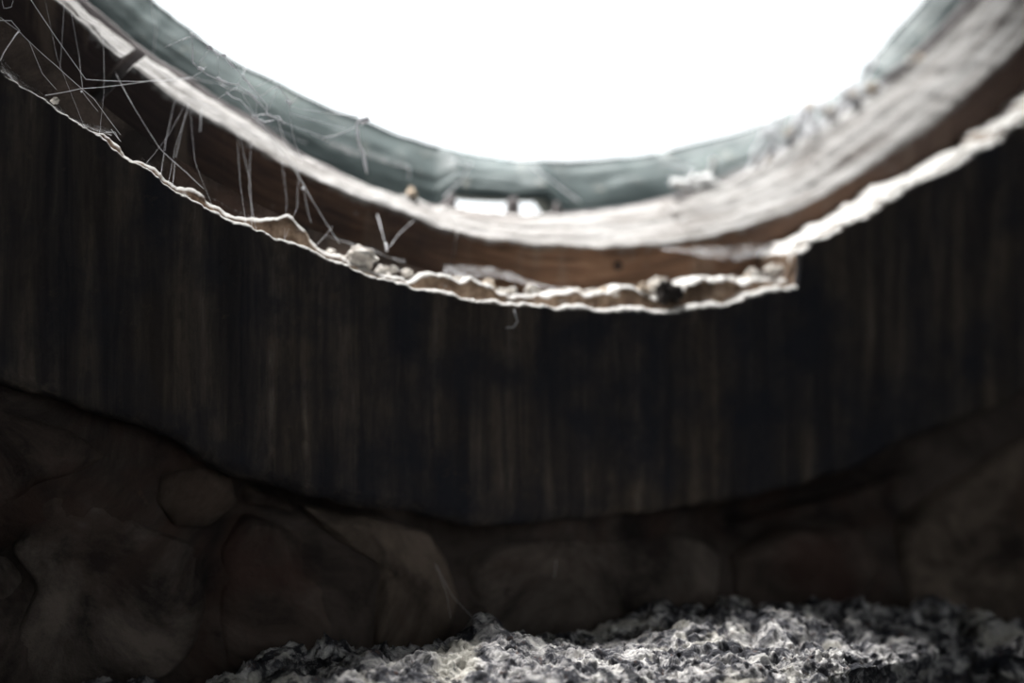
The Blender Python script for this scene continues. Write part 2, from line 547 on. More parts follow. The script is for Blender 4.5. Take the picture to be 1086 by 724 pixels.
# ------------------------------------------------------------------ the stained plaster ring around the opening
def build_trim():
    phi = PHIW
    rl, ro = c_lip(phi), c_out(phi)
    w0 = np.stack([U0 + rl * np.sin(phi), 0 * phi, Z0 - rl * np.cos(phi)], -1)
    rag = fbm(w0, 110, 4, 51, 0.6) * 0.0011 + fbm(w0, 30, 2, 53) * 0.0008
    rl = rl + rag
    ro = ro + fbm(w0, 28, 4, 57) * 0.004
    bev = at_x([(0, .0011), (150, .0014), (400, .0022), (620, .0030), (845, .0030), (853, .0030), (1086, .0035)], LIP, 0)(phi)
    bev = bev * (1 + 0.35 * fbm(w0, 160, 2, 61))
    h2 = at_x([(0, .0), (90, .0), (118, .0030), (180, .0046), (260, .0060), (320, .0062), (338, .0035), (420, .0036), (540, .0052), (640, .0070), (700, .0075), (770, .0075), (800, .0035), (846, .0020), (850, .0), (1086, .0)], LIP, 0)(phi)
    h2 = np.maximum(h2 * (1 + 0.30 * fbm(w0, 90, 3, 71)), 0)
    b2 = np.minimum(h2, 0.0022)
    lip = at_x([(0, 0), (840, 0), (853, .001), (1086, .001)], LIP, 0)(phi)
    r1 = rl - bev
    g_t = 0.0085 + 0.0025 * fbm(w0, 70, 3, 81)
    g_t = np.clip(g_t, 0.0052, 0.014)
    h2 = h2 * np.clip(1.0 + 0.9 * fbm(w0, 45, 2, 83), 0.6, 1.6)
    b2 = np.minimum(h2, 0.0030)
    rows, tt = [], []
    def add(r, t):
        rows.append(r + 0 * phi); tt.append(t + 0 * phi)
    add(ro, 0.045); add(ro, 0.012); add(ro - 0.0008, 0.004); add(ro - 0.003, 0.0008)
    for k in np.linspace(0, 1, 56):
        r = (ro - 0.006) * (1 - k) + rl * k
        w = np.stack([U0 + r * np.sin(phi), 0 * phi, Z0 - r * np.cos(phi)], -1)
        ws = w * np.array([1, 1, 0.16])
        t = fbm(w, 9, 3, 91) * 0.0028 + fbm(ws, 130, 3, 95) * 0.0007 + fbm(w, 150, 3, 97) * 0.0004
        fade = min(1.0, (1 - k) * 9)
        add(r, t * fade + 0.0)
    for a in np.linspace(0.2, 1, 6):
        a *= math.pi / 2
        add(rl - bev * np.sin(a), bev * (1 - np.cos(a)))
    add(r1 + 0.0003, np.maximum(bev, 0.0) + 0.0008)
    add(r1 + 0.0012, g_t * 0.7 + 0.001)
    add(r1 + 0.0010, g_t)
    for k in (0.25, 0.5, 0.75):
        add(r1 - (h2 - b2) * k, g_t + 0.0006 * fbm(w0 + k, 200, 3, 33))
    add(r1 - (h2 - b2), g_t + 0.0002)
    for a in np.linspace(0.2, 1, 5):
        a *= math.pi / 2
        add(r1 - (h2 - b2) - b2 * np.sin(a), g_t + b2 * (1 - np.cos(a)))
    for k in np.linspace(0.08, 1, 14):
        t = (g_t + b2) * (1 - k) + 0.040 * k
        w = w0 + np.array([0, 1, 0]) * k * 0.03
        add(r1 - h2 + 0.0005 * k + fbm(w, 120, 4, 43) * 0.0012 * min(1, 3 * k), t)
    add(r1 + 0.012, 0.044)
    v = ring_pts(np.array(rows), np.array(tt), phi[None, :])
    nr, nc = v.shape[:2]
    # fine crumbly relief
    n = fbm(v, 420, 3, 5) * 0.00035
    v[..., 1] += n
    v[..., 2] += n * 0.7
    f = grid_faces(nr, nc, True)
    f += [[(nr - 1) * nc + j, (nr - 1) * nc + (j + 1) % nc, (j + 1) % nc, j] for j in range(nc)]
    ob = mesh_obj('trim_1', v.reshape(-1, 3), f, M_PLASTER)
    ob.data.materials.append(M_CORE)                       # where the skin has broken away
    mi = np.zeros(len(f), dtype=np.int32)
    row = np.repeat(np.arange(nr - 1), nc); col = np.tile(np.arange(nc), nr - 1)
    jump = np.abs(np.roll(rl, -1) - rl) > 0.0025
    mi[:len(row)][(row >= 66) & (row <= nr - 3)] = 1
    mi[:len(row)][(row >= 61) & jump[col]] = 1
    ob.data.polygons.foreach_set('material_index', mi)
    return structure(ob, 'dark drip-stained plaster ring with a crumbling white lip')

build_trim()

# ------------------------------------------------------------------ the round window: wooden frame segments, bead, teal metal ring
def sweep(name, phi, rows_t, mat, parent, closed=False):
    """rows_t: list of (radius array, depth array) going once round the section"""
    R = np.array([r + 0 * phi for r, _ in rows_t])
    T = np.array([t + 0 * phi for _, t in rows_t])
    v = ring_pts(R, T, phi[None, :])
    nr, nc = v.shape[:2]
    f = grid_faces(nr, nc, closed)
    last = (nr - 1) * nc
    for j in range(nc if closed else nc - 1):
        j2 = (j + 1) % nc
        f.append([last + j, last + j2, j2, j])
    if not closed:
        f.append([i * nc for i in range(nr)])
        f.append([i * nc + nc - 1 for i in range(nr)][::-1])
    per = np.concatenate([[0], np.cumsum(np.hypot(np.diff(R[:, 0]), np.diff(T[:, 0])))])
    uv = np.stack([np.broadcast_to(phi[None, :] * 0.28, R.shape), np.broadcast_to(per[:, None], R.shape)], -1).reshape(-1, 2)
    return mesh_obj(name, v.reshape(-1, 3), f, mat, parent, True, uv)

win = empty('window_1', (0, 0, 0))
structure(win, 'old round window with brown wooden frame and teal outer ring')

def phi_of(x, y, t):
    u, z = P(x, y, t)
    return math.atan2(u - U0, -(z - Z0))

j1 = phi_of(137, 64, T_FRAME)
j2 = phi_of(485, 243, T_FRAME)
j3 = phi_of(735, 250, T_FRAME)
j4 = phi_of(1120, 0, T_FRAME)
joints = [j1, j2, j3, j4, j4 + D(75), j4 + D(150), j1 + 2 * math.pi]
segs = []
for k in range(6):
    a, b = joints[k], joints[k + 1]
    g0, g1 = (D(0.45) if k == 0 else D(0.05)), (D(0.45) if k == 5 else D(0.05))
    phi = np.arange(a + g0, b - g1, D(0.1) if k < 3 or k == 5 else D(1.5))
    pw = np.where(phi > math.pi, phi - 2 * math.pi, phi)
    ra, rb = c_a(pw), c_b(pw)
    w0 = np.stack([U0 + ra * np.sin(pw), 0 * pw, Z0 - ra * np.cos(pw)], -1)
    ra = ra + fbm(w0, 60, 4, 11) * 0.0008
    rows = [(ra + 0.045, T_FRAME + 0.001)]
    for q in np.linspace(0, 1, 14):
        r = (ra + 0.040) * (1 - q) + (ra + 0.0012) * q
        w = np.stack([U0 + r * np.sin(pw), 0 * pw, Z0 - r * np.cos(pw)], -1)
        rows.append((r, T_FRAME + fbm(w, 40, 4, 13) * 0.0008))
    rows.append((ra + 0.0004, T_FRAME + 0.0006))
    nsl = 22
    for q in np.linspace(0, 1, nsl):
        r = ra * (1 - q) + rb * q
        t = T_FRAME + 0.0014 + (T_FRAME_B - T_FRAME - 0.0014) * q
        w = np.stack([U0 + r * np.sin(pw), t + 0 * pw, Z0 - r * np.cos(pw)], -1)
        wl = np.stack([pw * 0.28, q * 3 + 0 * pw, 0 * pw + k], -1)
        ridge = fbm(wl * np.array([14, 4.0, 1]), 1.0, 4, 23) * 0.0016 + fbm(w, 120, 4, 29) * 0.0009
        rows.append((r + ridge, t))
    rows.append((rb + 0.002, T_FRAME_B + 0.003))
    rows.append((rb + 0.030, T_FRAME_B + 0.003))
    segs.append(sweep('frame_segment', phi, rows, M_WOOD, win))

# nail hole in the frame face, its shade put in as a dark dome
def dome(name, centre, rad, mat, parent, axis_t=True):
    u, z, t = centre
    rows = []
    n = 14
    a = np.arange(n) / n * 2 * math.pi
    for s, h in ((1, 0.0), (0.95, -0.0006), (0.7, -0.0011), (0.35, -0.0014)):
        rows.append(uvw(u + rad * s * np.cos(a), t + h + 0 * a, z + rad * s * np.sin(a)))
    v = np.concatenate(rows + [uvw(np.array([u]), np.array([t - 0.0015]), np.array([z]))])
    f = grid_faces(4, n, True) + [[3 * n + j, 3 * n + (j + 1) % n, 4 * n] for j in range(n)]
    return mesh_obj(name, v, f, mat, parent)

u, z = P(655, 282, T_FRAME)
nail = dome('nail_hole', (u, z, T_FRAME - 0.0002), 0.0021, M_NAIL_HOLE, segs[1])
nail['label'] = 'small dark dome standing for a nail hole'

phi = PHIW.copy()
phi_full = np.where(PHI > math.pi, PHI - 2 * math.pi, PHI)
bw = at_x([(0, .0042), (200, .0038), (331, .0022), (420, .0008), (600, .0006), (860, .002), (1033, .004)], WOOD_B, T_FRAME_B)(phi)
rb = c_b(phi)
w0 = np.stack([U0 + rb * np.sin(phi), 0 * phi, Z0 - rb * np.cos(phi)], -1)
rg = fbm(w0, 80, 3, 15) * 0.0006
slot = at_x([(0, 0), (484, 0), (489, 1), (541, 1), (546, 0), (553, 0), (558, 1), (588, .7), (596, 0), (1033, 0)], [(0, 213), (1086, 213)], T_FRAME_B)(phi)
bridge = at_x([(0, 0), (470, 0), (484, 1), (488, 1), (491, 0), (541, 0), (544, 1), (554, 1), (557, 0), (590, 0), (596, .8), (601, 0), (1033, 0)], [(0, 213), (1086, 213)], T_FRAME_B)(phi)
bw_s = bw * (1 - slot) - slot * 0.004 + bridge * 0.0066
sweep('bead', phi, [(rb + 0.040, 0.0662), (rb - bw_s * 0.2, 0.0662), (rb - bw_s + rg + 0.0006, 0.0668), (rb - bw_s + rg, 0.0678), (rb - bw_s + rg + 0.0003, 0.0705), (rb + 0.040, 0.0705)], M_BEAD, win, True)

rs = c_sky(phi) + fbm(w0, 60, 3, 19) * 0.0006
wide = at_x([(0, 0), (470, 0), (492, 1), (592, 1), (612, 0), (1033, 0)], [(0, 213), (1086, 213)], T_FRAME_B)(phi)
r_out = (rb + 0.007) * (1 - wide) + (rb - 0.0075) * wide
rows = [(r_out, 0.0735)]
for q in np.linspace(0.03, 0.97, 24):
    r = r_out * (1 - q) + rs * q
    rows.append((r + fbm(w0 + q, 35, 3, 65) * 0.0007, 0.0735 + (T_SKY - 0.0735) * (q ** 1.9)))
rows += [(rs + 0.0005, T_SKY - 0.001), (rs, T_SKY), (rs + 0.0008, T_SKY + 0.003), (r_out, T_SKY + 0.003)]
teal = sweep('outer_ring', phi, rows, M_TEAL, win, True)
teal['label'] = 'dull teal painted metal ring'

# ------------------------------------------------------------------ the rough stone ledge in the foreground
def build_ledge():
    us = np.arange(-0.02, 0.56, 0.0007)
    def ut(px, py, z):
        """wall position and depth of the point at height z seen in that direction"""
        d = z * F / -(py - 362.0)
        x = (px - 543) / F * d
        return (x + S * d) / L, (-S * x + d) / L - CN
    # outline of the top: back crest and front edge
    crest = [(180, 730, -.120), (255, 716, -.118), (300, 694, -.112), (340, 694, -.112), (372, 682, -.109), (400, 694, -.111), (440, 690, -.110), (490, 684, -.109), (515, 674, -.108),
             (545, 680, -.110), (600, 672, -.110), (650, 664, -.110), (672, 650, -.107), (745, 648, -.108), (775, 638, -.106), (830, 640, -.108), (880, 646, -.111), (940, 640, -.111), (1010, 640, -.112), (1050, 654, -.116), (1100, 664, -.120)]
    front = [(700, 752, -.116), (780, 738, -.116), (860, 722, -.116), (930, 704, -.117), (975, 688, -.117), (1005, 678, -.118), (1030, 690, -.122), (1060, 700, -.124), (1110, 704, -.124)]
    cr = np.array([(*ut(x, y, z), z) for x, y, z in crest])
    fr = np.array([ut(x, y, z) for x, y, z in front])
    tb = np.interp(us, cr[:, 0], cr[:, 1])
    zt = np.interp(us, cr[:, 0], cr[:, 2])
    tb = np.clip(tb, -0.06, -0.012)
    fu = np.concatenate([[-0.02, 0.02, 0.06, 0.16], fr[:, 0], [0.46, 0.56]])
    ft = np.concatenate([[-0.05, -0.07, -0.115, -0.125], fr[:, 1], [-0.08, -0.08]])
    tf = np.minimum(np.interp(us, fu, ft), tb - 0.012)
    def sm(a, n):
        k = np.ones(n) / n
        return np.convolve(np.pad(a, n // 2, mode='edge'), k, 'same')[n // 2: n // 2 + len(a)]
    tb, zt, tf = sm(tb, 15), sm(zt, 15), sm(tf, 25)
    zlow = -0.26
    nB, nT, nF = 26, 230, 80
    q = np.linspace(0, 1, nB)[:-1, None]
    T0 = 0.003 * (1 - q) + tb[None, :] * q
    Z0_ = (zt[None, :] - 0.045) * (1 - q ** 0.7) + zt[None, :] * q ** 0.7
    s_ = np.linspace(0, 1, nT)[:, None]
    T1 = tb[None, :] * (1 - s_) + tf[None, :] * s_
    Z1 = zt[None, :] - 0.006 * s_ - 0.004 * s_ ** 4
    q = np.linspace(0, 1, nF + 1)[1:, None]
    T2 = tf[None, :] + 0.030 * q ** 0.7
    Z2 = (zt[None, :] - 0.010) * (1 - q) + zlow * q
    T, Z = np.concatenate([T0, T1, T2]), np.concatenate([Z0_, Z1, Z2])
    p = np.stack([np.broadcast_to(us[None, :], T.shape), T, Z], -1)
    du = np.gradient(p, axis=1); ds = np.gradient(p, axis=0)
    n = np.cross(du, ds); n /= np.linalg.norm(n, axis=-1, keepdims=True) + 1e-12
    if n[nB + 60, 300, 2] < 0:
        n = -n
    for _ in range(8):
        n[1:-1] = (n[:-2] + n[1:-1] + n[2:]) / 3
    n /= np.linalg.norm(n, axis=-1, keepdims=True) + 1e-12
    warp = p + 0.0035 * np.stack([fbm(p, 60, 2, 101), fbm(p, 60, 2, 102), fbm(p, 60, 2, 103)], -1)
    h = fbm(p, 30, 3, 111) * 0.0050
    lump = 1 - np.clip(worley(warp, 85, 121), 0, 1)            # rounded clinker lumps
    h += (1 - (1 - lump) ** 2 - 0.6) * 0.0085 * np.clip(0.6 + fbm(p, 20, 2, 131) * 1.1, 0.1, 1.3)
    h += (0.5 - np.clip(worley(warp, 230, 141), 0, 1) ** 2) * 0.0022
    for sc_, thr, dep, sd in ((170, 0.30, 0.0026, 151), (90, 0.20, 0.0040, 155), (330, 0.42, 0.0012, 159)):
        w = worley(warp, sc_, sd)
        pit = np.clip((thr - w) / thr, 0, 1)                   # pores with a raised rim
        h -= np.sqrt(pit) * dep
        h += np.exp(-((w - thr * 1.15) / 0.07) ** 2) * dep * 0.22
    h += fbm(p, 240, 4, 161, 0.65) * 0.0014
    k = np.ones(p.shape[0])
    k[:nB - 1] = np.linspace(0, 1, nB - 1) ** 0.5
    k[-8:] = np.linspace(1, 0, 8)
    h *= k[:, None]
    p = p + n * h[..., None]
    p[..., 1] = np.minimum(p[..., 1], 0.004)
    v = uvw(p[..., 0], p[..., 1], p[..., 2])
    nr, nc = v.shape[:2]
    v = np.concatenate([v.reshape(-1, 3), uvw(us, 0.003 + 0 * us, zlow + 0 * us)])
    f = grid_faces(nr, nc)
    e = nr * nc
    f += [[e - nc + j, e - nc + j + 1, e + j + 1, e + j] for j in range(nc - 1)]
    f += [[e + j, e + j + 1, j + 1, j] for j in range(nc - 1)]
    for j in (0, nc - 1):
        f.append([i * nc + j for i in range(nr)] + [e + j])
    root = uvw(np.array(0.25), np.array(-0.04), np.array(zlow))
    ob = mesh_obj('stone_ledge', v - root[None, :], f, M_CRUST)
    ob.location = root
    return tag(ob, 'rough pitted pale and black stone ledge below the round window', 'stone')

build_ledge()

# ------------------------------------------------------------------ crumbs on the lip
def crumb(name, px, py, t, size, mat, seed, squash=0.75):
    """an angular lump resting at a spot of the ledge; size in metres"""
    n, m = 16, 11
    th = np.linspace(0, math.pi, m)[1:-1]
    ph = np.arange(n) / n * 2 * math.pi
    d = np.stack([np.sin(th)[:, None] * np.cos(ph), np.sin(th)[:, None] * np.sin(ph), np.cos(th)[:, None] + 0 * ph], -1).reshape(-1, 3)
    d = np.concatenate([d, [[0, 0, 1], [0, 0, -1]]])
    r = size / 2 * (1 + 0.42 * fbm(d + seed * 3.1, 1.5, 2, seed) + 0.20 * fbm(d + seed * 1.7, 4.5, 2, seed + 1))
    v = d * r[:, None] * np.array([1.15, 0.9, squash])
    f = grid_faces(m - 2, n, True)
    top, bot = len(d) - 2, len(d) - 1
    f += [[top, (j + 1) % n, j] for j in range(n)]
    f += [[(m - 3) * n + j, (m - 3) * n + (j + 1) % n, bot] for j in range(n)]
    o = mesh_obj(name, v, f, mat, None, False)
    o.location = W(px, py, t)
    o.rotation_euler = (0, 0, seed * 1.3)
    return o

rnd = random.Random(3)
lipx = [p[0] for p in LIP_L]; lipy = [p[1] for p in LIP_L]
def lip_y(x): return float(np.interp(x, lipx, lipy))
GL = 'pale crumbs along the lower lip'
row_crumbs = []
k = 0
xs = list(np.linspace(352, 690, 27)) + list(np.linspace(724, 842, 10))
for x in xs:
    x = x + rnd.uniform(-4, 4)
    off = float(np.interp(x, [340, 420, 540, 640, 850], [11, 13, 20, 24, 27])) + rnd.uniform(-3, 2)
    s = rnd.uniform(0.0030, 0.0066)
    warm = rnd.random() < 0.18
    o = crumb('mortar_crumb', x, lip_y(x) - off, 0.013 + rnd.uniform(0, 0.006), s, M_CRUMB_WARM if warm else M_CRUMB, 300 + k)
    row_crumbs.append((x, warm, o))
    k += 1
ORD = ['first', 'second', 'third', 'fourth', 'fifth', 'sixth', 'seventh', 'eighth', 'ninth', 'tenth', 'eleventh', 'twelfth', 'thirteenth', 'fourteenth', 'fifteenth', 'sixteenth']
row_crumbs.sort(key=lambda c: c[0])
seen = {}
for x, warm, o in row_crumbs:
    zone = 'left of the V-shaped web' if x < 410 else 'between V-shaped web and curled thread' if x < 545 else 'between curled thread and black lump' if x < 705 else 'right of the black lump'
    i = seen[zone] = seen.get(zone, -1) + 1
    tag(o, '%s mortar crumb, %s from the left, on the lip %s' % ('tan' if warm else 'whitish', ORD[i], zone), 'crumb', GL)
o = crumb('clinker_lump', 710, 311, 0.0065, 0.0092, M_DARK, 401, 0.9)
tag(o, 'black rounded lump sitting on the lower lip right of centre', 'stone')
o = crumb('mortar_crumb', 681, 308, 0.012, 0.0058, M_CRUMB_WARM, 402, 1.0)
tag(o, 'tan upright crumb just left of the black lump', 'crumb')
o = crumb('mortar_crumb', 698, 303, 0.019, 0.008, M_CRUMB, 403, 0.8)
tag(o, 'largest white crumb, behind the black lump on the lip', 'crumb')
o = crumb('mortar_crumb', 384, 271, 0.012, 0.0088, M_CRUMB, 404, 0.7)
tag(o, 'broad pale crumb at the left start of the crumb row', 'crumb')
o = crumb('mortar_crumb', 436, 205, 0.058, 0.0046, M_CRUMB_WARM, 405, 0.9)
tag(o, 'tan crumb lying on the dusty wooden frame below the teal ring', 'crumb')
o = crumb('dust_ball', 58, 107, 0.004, 0.0022, M_CRUMB, 406, 1.0)
tag(o, 'tiny white dust ball on the far left lip', 'dust')
for i, (x, y) in enumerate(sorted([(966, 66), (975, 62), (858, 112), (886, 134), (905, 100), (1075, 40), (1066, 52), (963, 116), (850, 155), (915, 148), (812, 172), (880, 118), (836, 140), (898, 122), (925, 92)])):
    o = crumb('mortar_crumb', x, y, 0.066, rnd.uniform(0.003, 0.0055), M_CRUMB if i % 3 else M_CRUMB_WARM, 500 + i, 0.9)
    tag(o, 'blurred pale crumb, %s from the left on the right side of the wooden frame' % ORD[i], 'crumb', 'crumbs on the right side of the frame')

# ------------------------------------------------------------------ cobwebs
def tube(pts, rad, sides=5, taper=1.0):
    pts = np.asarray(pts)
    n = len(pts)
    tg = np.gradient(pts, axis=0)
    tg /= np.linalg.norm(tg, axis=1, keepdims=True) + 1e-12
    ref = np.array([0.31, 0.83, 0.46])
    a = np.cross(tg, ref); a /= np.linalg.norm(a, axis=1, keepdims=True) + 1e-12
    b = np.cross(tg, a)
    rad = np.broadcast_to(np.asarray(rad, float), (n,))
    ang = np.arange(sides) / sides * 2 * math.pi
    v = pts[:, None, :] + rad[:, None, None] * (np.cos(ang)[None, :, None] * a[:, None, :] + np.sin(ang)[None, :, None] * b[:, None, :])
    f = grid_faces(n, sides, True)
    f.append(list(range(sides))[::-1]); f.append([(n - 1) * sides + j for j in range(sides)])
    return v.reshape(-1, 3), f

def strand(root, pts, rad=0.00013, wob=0.0, name='strand', lumps=0.0, seed=0, mat=None):
    """pts: (column, row, depth) control points; straight threads between them with a slight sag"""
    cp = [W(*p) for p in pts]
    out = []
    for a, b in zip(cp[:-1], cp[1:]):
        n = max(5, int(np.linalg.norm(b - a) / 0.0018))
        for q in np.linspace(0, 1, n, endpoint=False):
            p = a * (1 - q) + b * q
            p = p + np.array([0, 0, -0.012 * np.linalg.norm(b - a)]) * 4 * q * (1 - q)
            out.append(p)
    out.append(cp[-1])
    out = np.array(out)
    if wob:
        for c in range(3):
            out[:, c] += fbm(out, 220, 3, seed + c) * wob
    rad = rad * (0.66 if rad < 0.00019 else 0.92)
    r = rad * (1 + lumps * np.clip(fbm(out, 260, 3, seed + 7), -0.4, 2)) if lumps else rad
    v, f = tube(out, r)
    return mesh_obj(name, local(v, root), f, mat or M_SILK, root)

def web(px, py, t, label, group='cobwebs across the round opening'):
    return tag(empty('cobweb', W(px, py, t)), label, 'cobweb', group)

w1 = web(48, 104, 0.004, 'taut straight threads in the upper left corner of the opening')
T1, T2 = 0.004, 0.030
strand(w1, [(33, 0, .02), (91, 84, .012), (135, 86, .012), (160, 86, .02), (200, 83, .035)], 0.00014)
strand(w1, [(48, 101, .002), (85, 94, .008), (160, 85.5, .02), (204, 82, .045)], 0.00017)
strand(w1, [(0, 18, .004), (20, 33, .006), (31, 44, .008), (60, 70, .008), (100, 105, .006), (128, 143, .004)], 0.00012)
strand(w1, [(20, 33, .006), (4, 56, .004), (0, 64, .003)], 0.00022, 0.0003, lumps=.6, seed=3)
strand(w1, [(31, 44, .008), (45, 78, .006), (60, 95, .004)], 0.00011)
strand(w1, [(68, 5, .03), (66, 40, .03), (62, 92, .02)], 0.00010)
strand(w1, [(76, 15, .03), (84, 60, .025), (88, 98, .012), (104, 118, .004)], 0.00009)
strand(w1, [(0, 22, .006), (12, 22, .006), (21, 33, .006)], 0.00016, 0.0002, seed=8)
strand(w1, [(3, 0, .006), (4, 9, .006), (12, 7, .006), (14, 0, .006)], 0.00013, 0.0003, seed=9)
strand(w1, [(86, 96, .01), (87, 98, .01)], 0.00040, name='knot')

w2 = web(128, 143, 0.004, 'pair of long thin threads hanging in front of the dark frame at left')
strand(w2, [(122, 76, .035), (140, 110, .02), (170, 158, .016), (198, 183, .010), (216, 200, .006)], 0.00013, seed=1)
strand(w2, [(200, 110, .034), (192, 142, .028), (186, 168, .02), (183, 197, .008)], 0.00010, seed=2)
strand(w2, [(186, 107, .034), (184, 112, .033), (176, 148, .025), (170, 188, .008)], 0.00010, seed=2)
strand(w2, [(214, 116, .036), (213, 125, .034), (212, 140, .034)], 0.00028, 0.0002, lumps=.8, seed=4)
strand(w2, [(112, 140, .006), (122, 140, .006), (128, 150, .004)], 0.00013, 0.0002, seed=5)
strand(w2, [(118, 137, .006), (127, 149, .004)], 0.00014)

w3 = web(310, 176, 0.045, 'long thread pair running down from the white frame edge to the lip')
strand(w3, [(268, 120, .05), (290, 148, .045), (311, 176, .036), (330, 210, .020), (360, 258, .012)], 0.00015)
strand(w3, [(322, 200, .026), (326, 222, .02), (330, 236, .016)], 0.00010)
strand(w3, [(333, 262, .012), (345, 250, .016), (352, 240, .02)], 0.00010)
strand(w3, [(270, 126, .05), (300, 140, .05), (326, 152, .05)], 0.00010)
strand(w3, [(320, 200, .026), (323, 199, .026)], 0.00045, name='knot')

w4 = web(283, 124, 0.016, 'dense tangled knotted cobweb in front of the teal ring at left')
t = 0.016
for i, (pts, r) in enumerate([
    ([(203, 35, t), (204, 66, t), (212, 74, t), (233, 86, t), (252, 90, t), (270, 102, t), (285, 120, t)], 0.00026),
    ([(203, 35, t), (218, 46, t), (230, 57, t), (240, 62, t), (252, 74, t), (266, 92, t), (284, 112, t)], 0.00024),
    ([(192, 42, t), (203, 38, t)], 0.00018), ([(175, 50, t), (192, 42, t)], 0.00014),
    ([(205, 82, t), (214, 74, t), (218, 70, t)], 0.00018), ([(204, 82, .046), (232, 88, .05), (256, 96, t), (272, 103, t)], 0.00018),
    ([(232, 86, t), (252, 90, t), (258, 80, t), (262, 72, t)], 0.00016), ([(231, 60, t), (233, 84, t)], 0.00012),
    ([(212, 66, t), (222, 52, t)], 0.00012), ([(252, 88, t), (261, 106, t), (271, 122, t), (285, 142, t)], 0.00017),
    ([(240, 97, t), (256, 107, t), (270, 122, t)], 0.00020), ([(254, 90, t), (232, 104, t)], 0.00012),
    ([(272, 103, t), (290, 94, t), (296, 92, t), (304, 104, t), (306, 112, t), (320, 97, t), (324, 94, t)], 0.00017),
    ([(296, 92, t), (289, 106, t), (285, 116, t)], 0.00014), ([(284, 112, t), (284, 120, t), (290, 124, t), (298, 127, t)], 0.00042),
    ([(269, 125, t), (276, 122, t), (284, 121, t), (296, 124, t), (300, 131, t)], 0.00040), ([(271, 125, t), (280, 128, t), (292, 126, t)], 0.00034),
    ([(306, 112, t), (308, 124, t), (312, 150, t), (322, 170, t)], 0.00014), ([(306, 113, t), (330, 117, t), (380, 123, t)], 0.00013),
    ([(308, 120, t), (340, 129, t), (366, 136, t)], 0.00012), ([(300, 129, t), (330, 140, t), (348, 147, t), (378, 134, t)], 0.00012),
    ([(270, 92, t), (294, 82, t), (330, 86, .06)], 0.00012), ([(295, 128, t), (303, 152, .05), (330, 184, .045)], 0.00012),
    ([(262, 60, .06), (258, 80, t), (272, 104, t), (272, 122, t)], 0.00013), ([(160, 0, .06), (166, 30, .06), (163, 55, .06)], 0.00012)]):
    strand(w4, pts, r, 0.0005 if r > 0.00016 else 0.00015, lumps=1.2 if r > 0.00015 else 0.3, seed=30 + i)
for i, (x, y, s) in enumerate([(232, 84, .0009), (271, 124, .0011), (222, 50, .0010), (237, 58, .0009), (306, 108, .0009), (287, 123, .0008), (213, 73, .0008)]):
    strand(w4, [(x - 3, y - 1, t), (x, y, t), (x + 3, y + 1.5, t)], s * 0.55, 0.0004, 'knot', 0.8, 80 + i)

w5 = web(378, 128, 0.020, 'thick white dusty web cord hanging over the teal ring')
strand(w5, [(392, 127, .020), (384, 126, .020), (379, 130, .020), (378, 137, .020), (381, 150, .020), (385, 163, .020), (389, 184, .020)], np.float64(0.00065), 0.0004, 'cord', 0.6, 5)
strand(w5, [(391, 125, .020), (382, 128, .020)], 0.0014, 0.0005, 'knot', 0.5, 6)
strand(w5, [(342, 146, .020), (360, 142, .020), (378, 134, .020)], 0.00018)
strand(w5, [(330, 142, .020), (348, 150, .020)], 0.00012)

w6 = web(408, 262, 0.016, 'small V-shaped web anchored on the lip below the frame')
strand(w6, [(400, 226, .036), (405, 245, .022), (410, 264, .012)], 0.00019, 0.0002, lumps=1.0, seed=3)
strand(w6, [(440, 232, .037), (424, 247, .024), (410, 264, .012)], 0.00017, 0.0002, lumps=1.0, seed=4)
strand(w6, [(409, 258, .013), (410, 266, .011)], 0.0007, 0.0002, 'knot', 0.5, 9)

w7 = web(482, 195, 0.07, 'blurred single thread with a knot against the teal ring at centre')
strand(w7, [(500, 172, .066), (490, 190, .066), (470, 210, .062)], 0.00022, 0.0002, lumps=.6, seed=3)
strand(w7, [(476, 166, .068), (498, 176, .066)], 0.00018)
strand(w7, [(565, 176, .068), (615, 214, .062)], 0.00028, 0.0002, seed=4)
strand(w7, [(434, 178, .066), (434, 190, .066)], 0.0002)

w8 = web(745, 196, 0.066, 'bright white clump of silk lying on the frame right of centre')
for i in range(16):
    a = rnd.uniform(0, 6.28)
    x0, y0 = 742 + rnd.uniform(-24, 24), 201 + rnd.uniform(-6, 2)
    strand(w8, [(x0, y0, .062), (745 + rnd.uniform(-12, 12), 190 + rnd.uniform(-4, 5), .064), (x0 + rnd.uniform(-14, 14), 200 + rnd.uniform(-5, 3), .062)], rnd.uniform(0.0010, 0.0019), 0.0008, 'tuft', 0.5, 200 + i, M_CLUMP)
strand(w8, [(757, 170, .066), (752, 182, .066), (746, 192, .064)], 0.0010, 0.0005, 'cord', 0.8, 230, M_CLUMP)
strand(w8, [(757, 168, .066), (755, 173, .066)], 0.0018, 0.0005, 'knot', 0.4, 231, M_CLUMP)
for i, (x, y) in enumerate([(700, 172), (790, 176), (705, 190), (812, 156), (690, 160), (772, 160)]):
    strand(w8, [(752 + rnd.uniform(-6, 6), 186, .064), (x, y, .068)], 0.00018, 0.0003, seed=240 + i)

w9 = web(880, 120, 0.07, 'blurred fuzzy webs hanging between teal ring and frame at right')
for i in range(44):
    x0 = rnd.uniform(800, 940)
    yb = float(np.interp(x0, [p[0] for p in WOOD_B], [p[1] for p in WOOD_B]))
    ys = float(np.interp(x0, [p[0] for p in SKY], [p[1] for p in SKY]))
    x1 = x0 + rnd.uniform(-46, 46)
    yb1 = float(np.interp(x1, [p[0] for p in WOOD_B], [p[1] for p in WOOD_B]))
    strand(w9, [(x0, ys + rnd.uniform(-4, 10), .072), ((x0 + x1) / 2 + rnd.uniform(-6, 6), (ys + yb1) / 2 + 6, .068), (x1, yb1 + 2, .063)], rnd.uniform(0.00025, 0.0009), 0.0008, lumps=0.9, seed=260 + i)

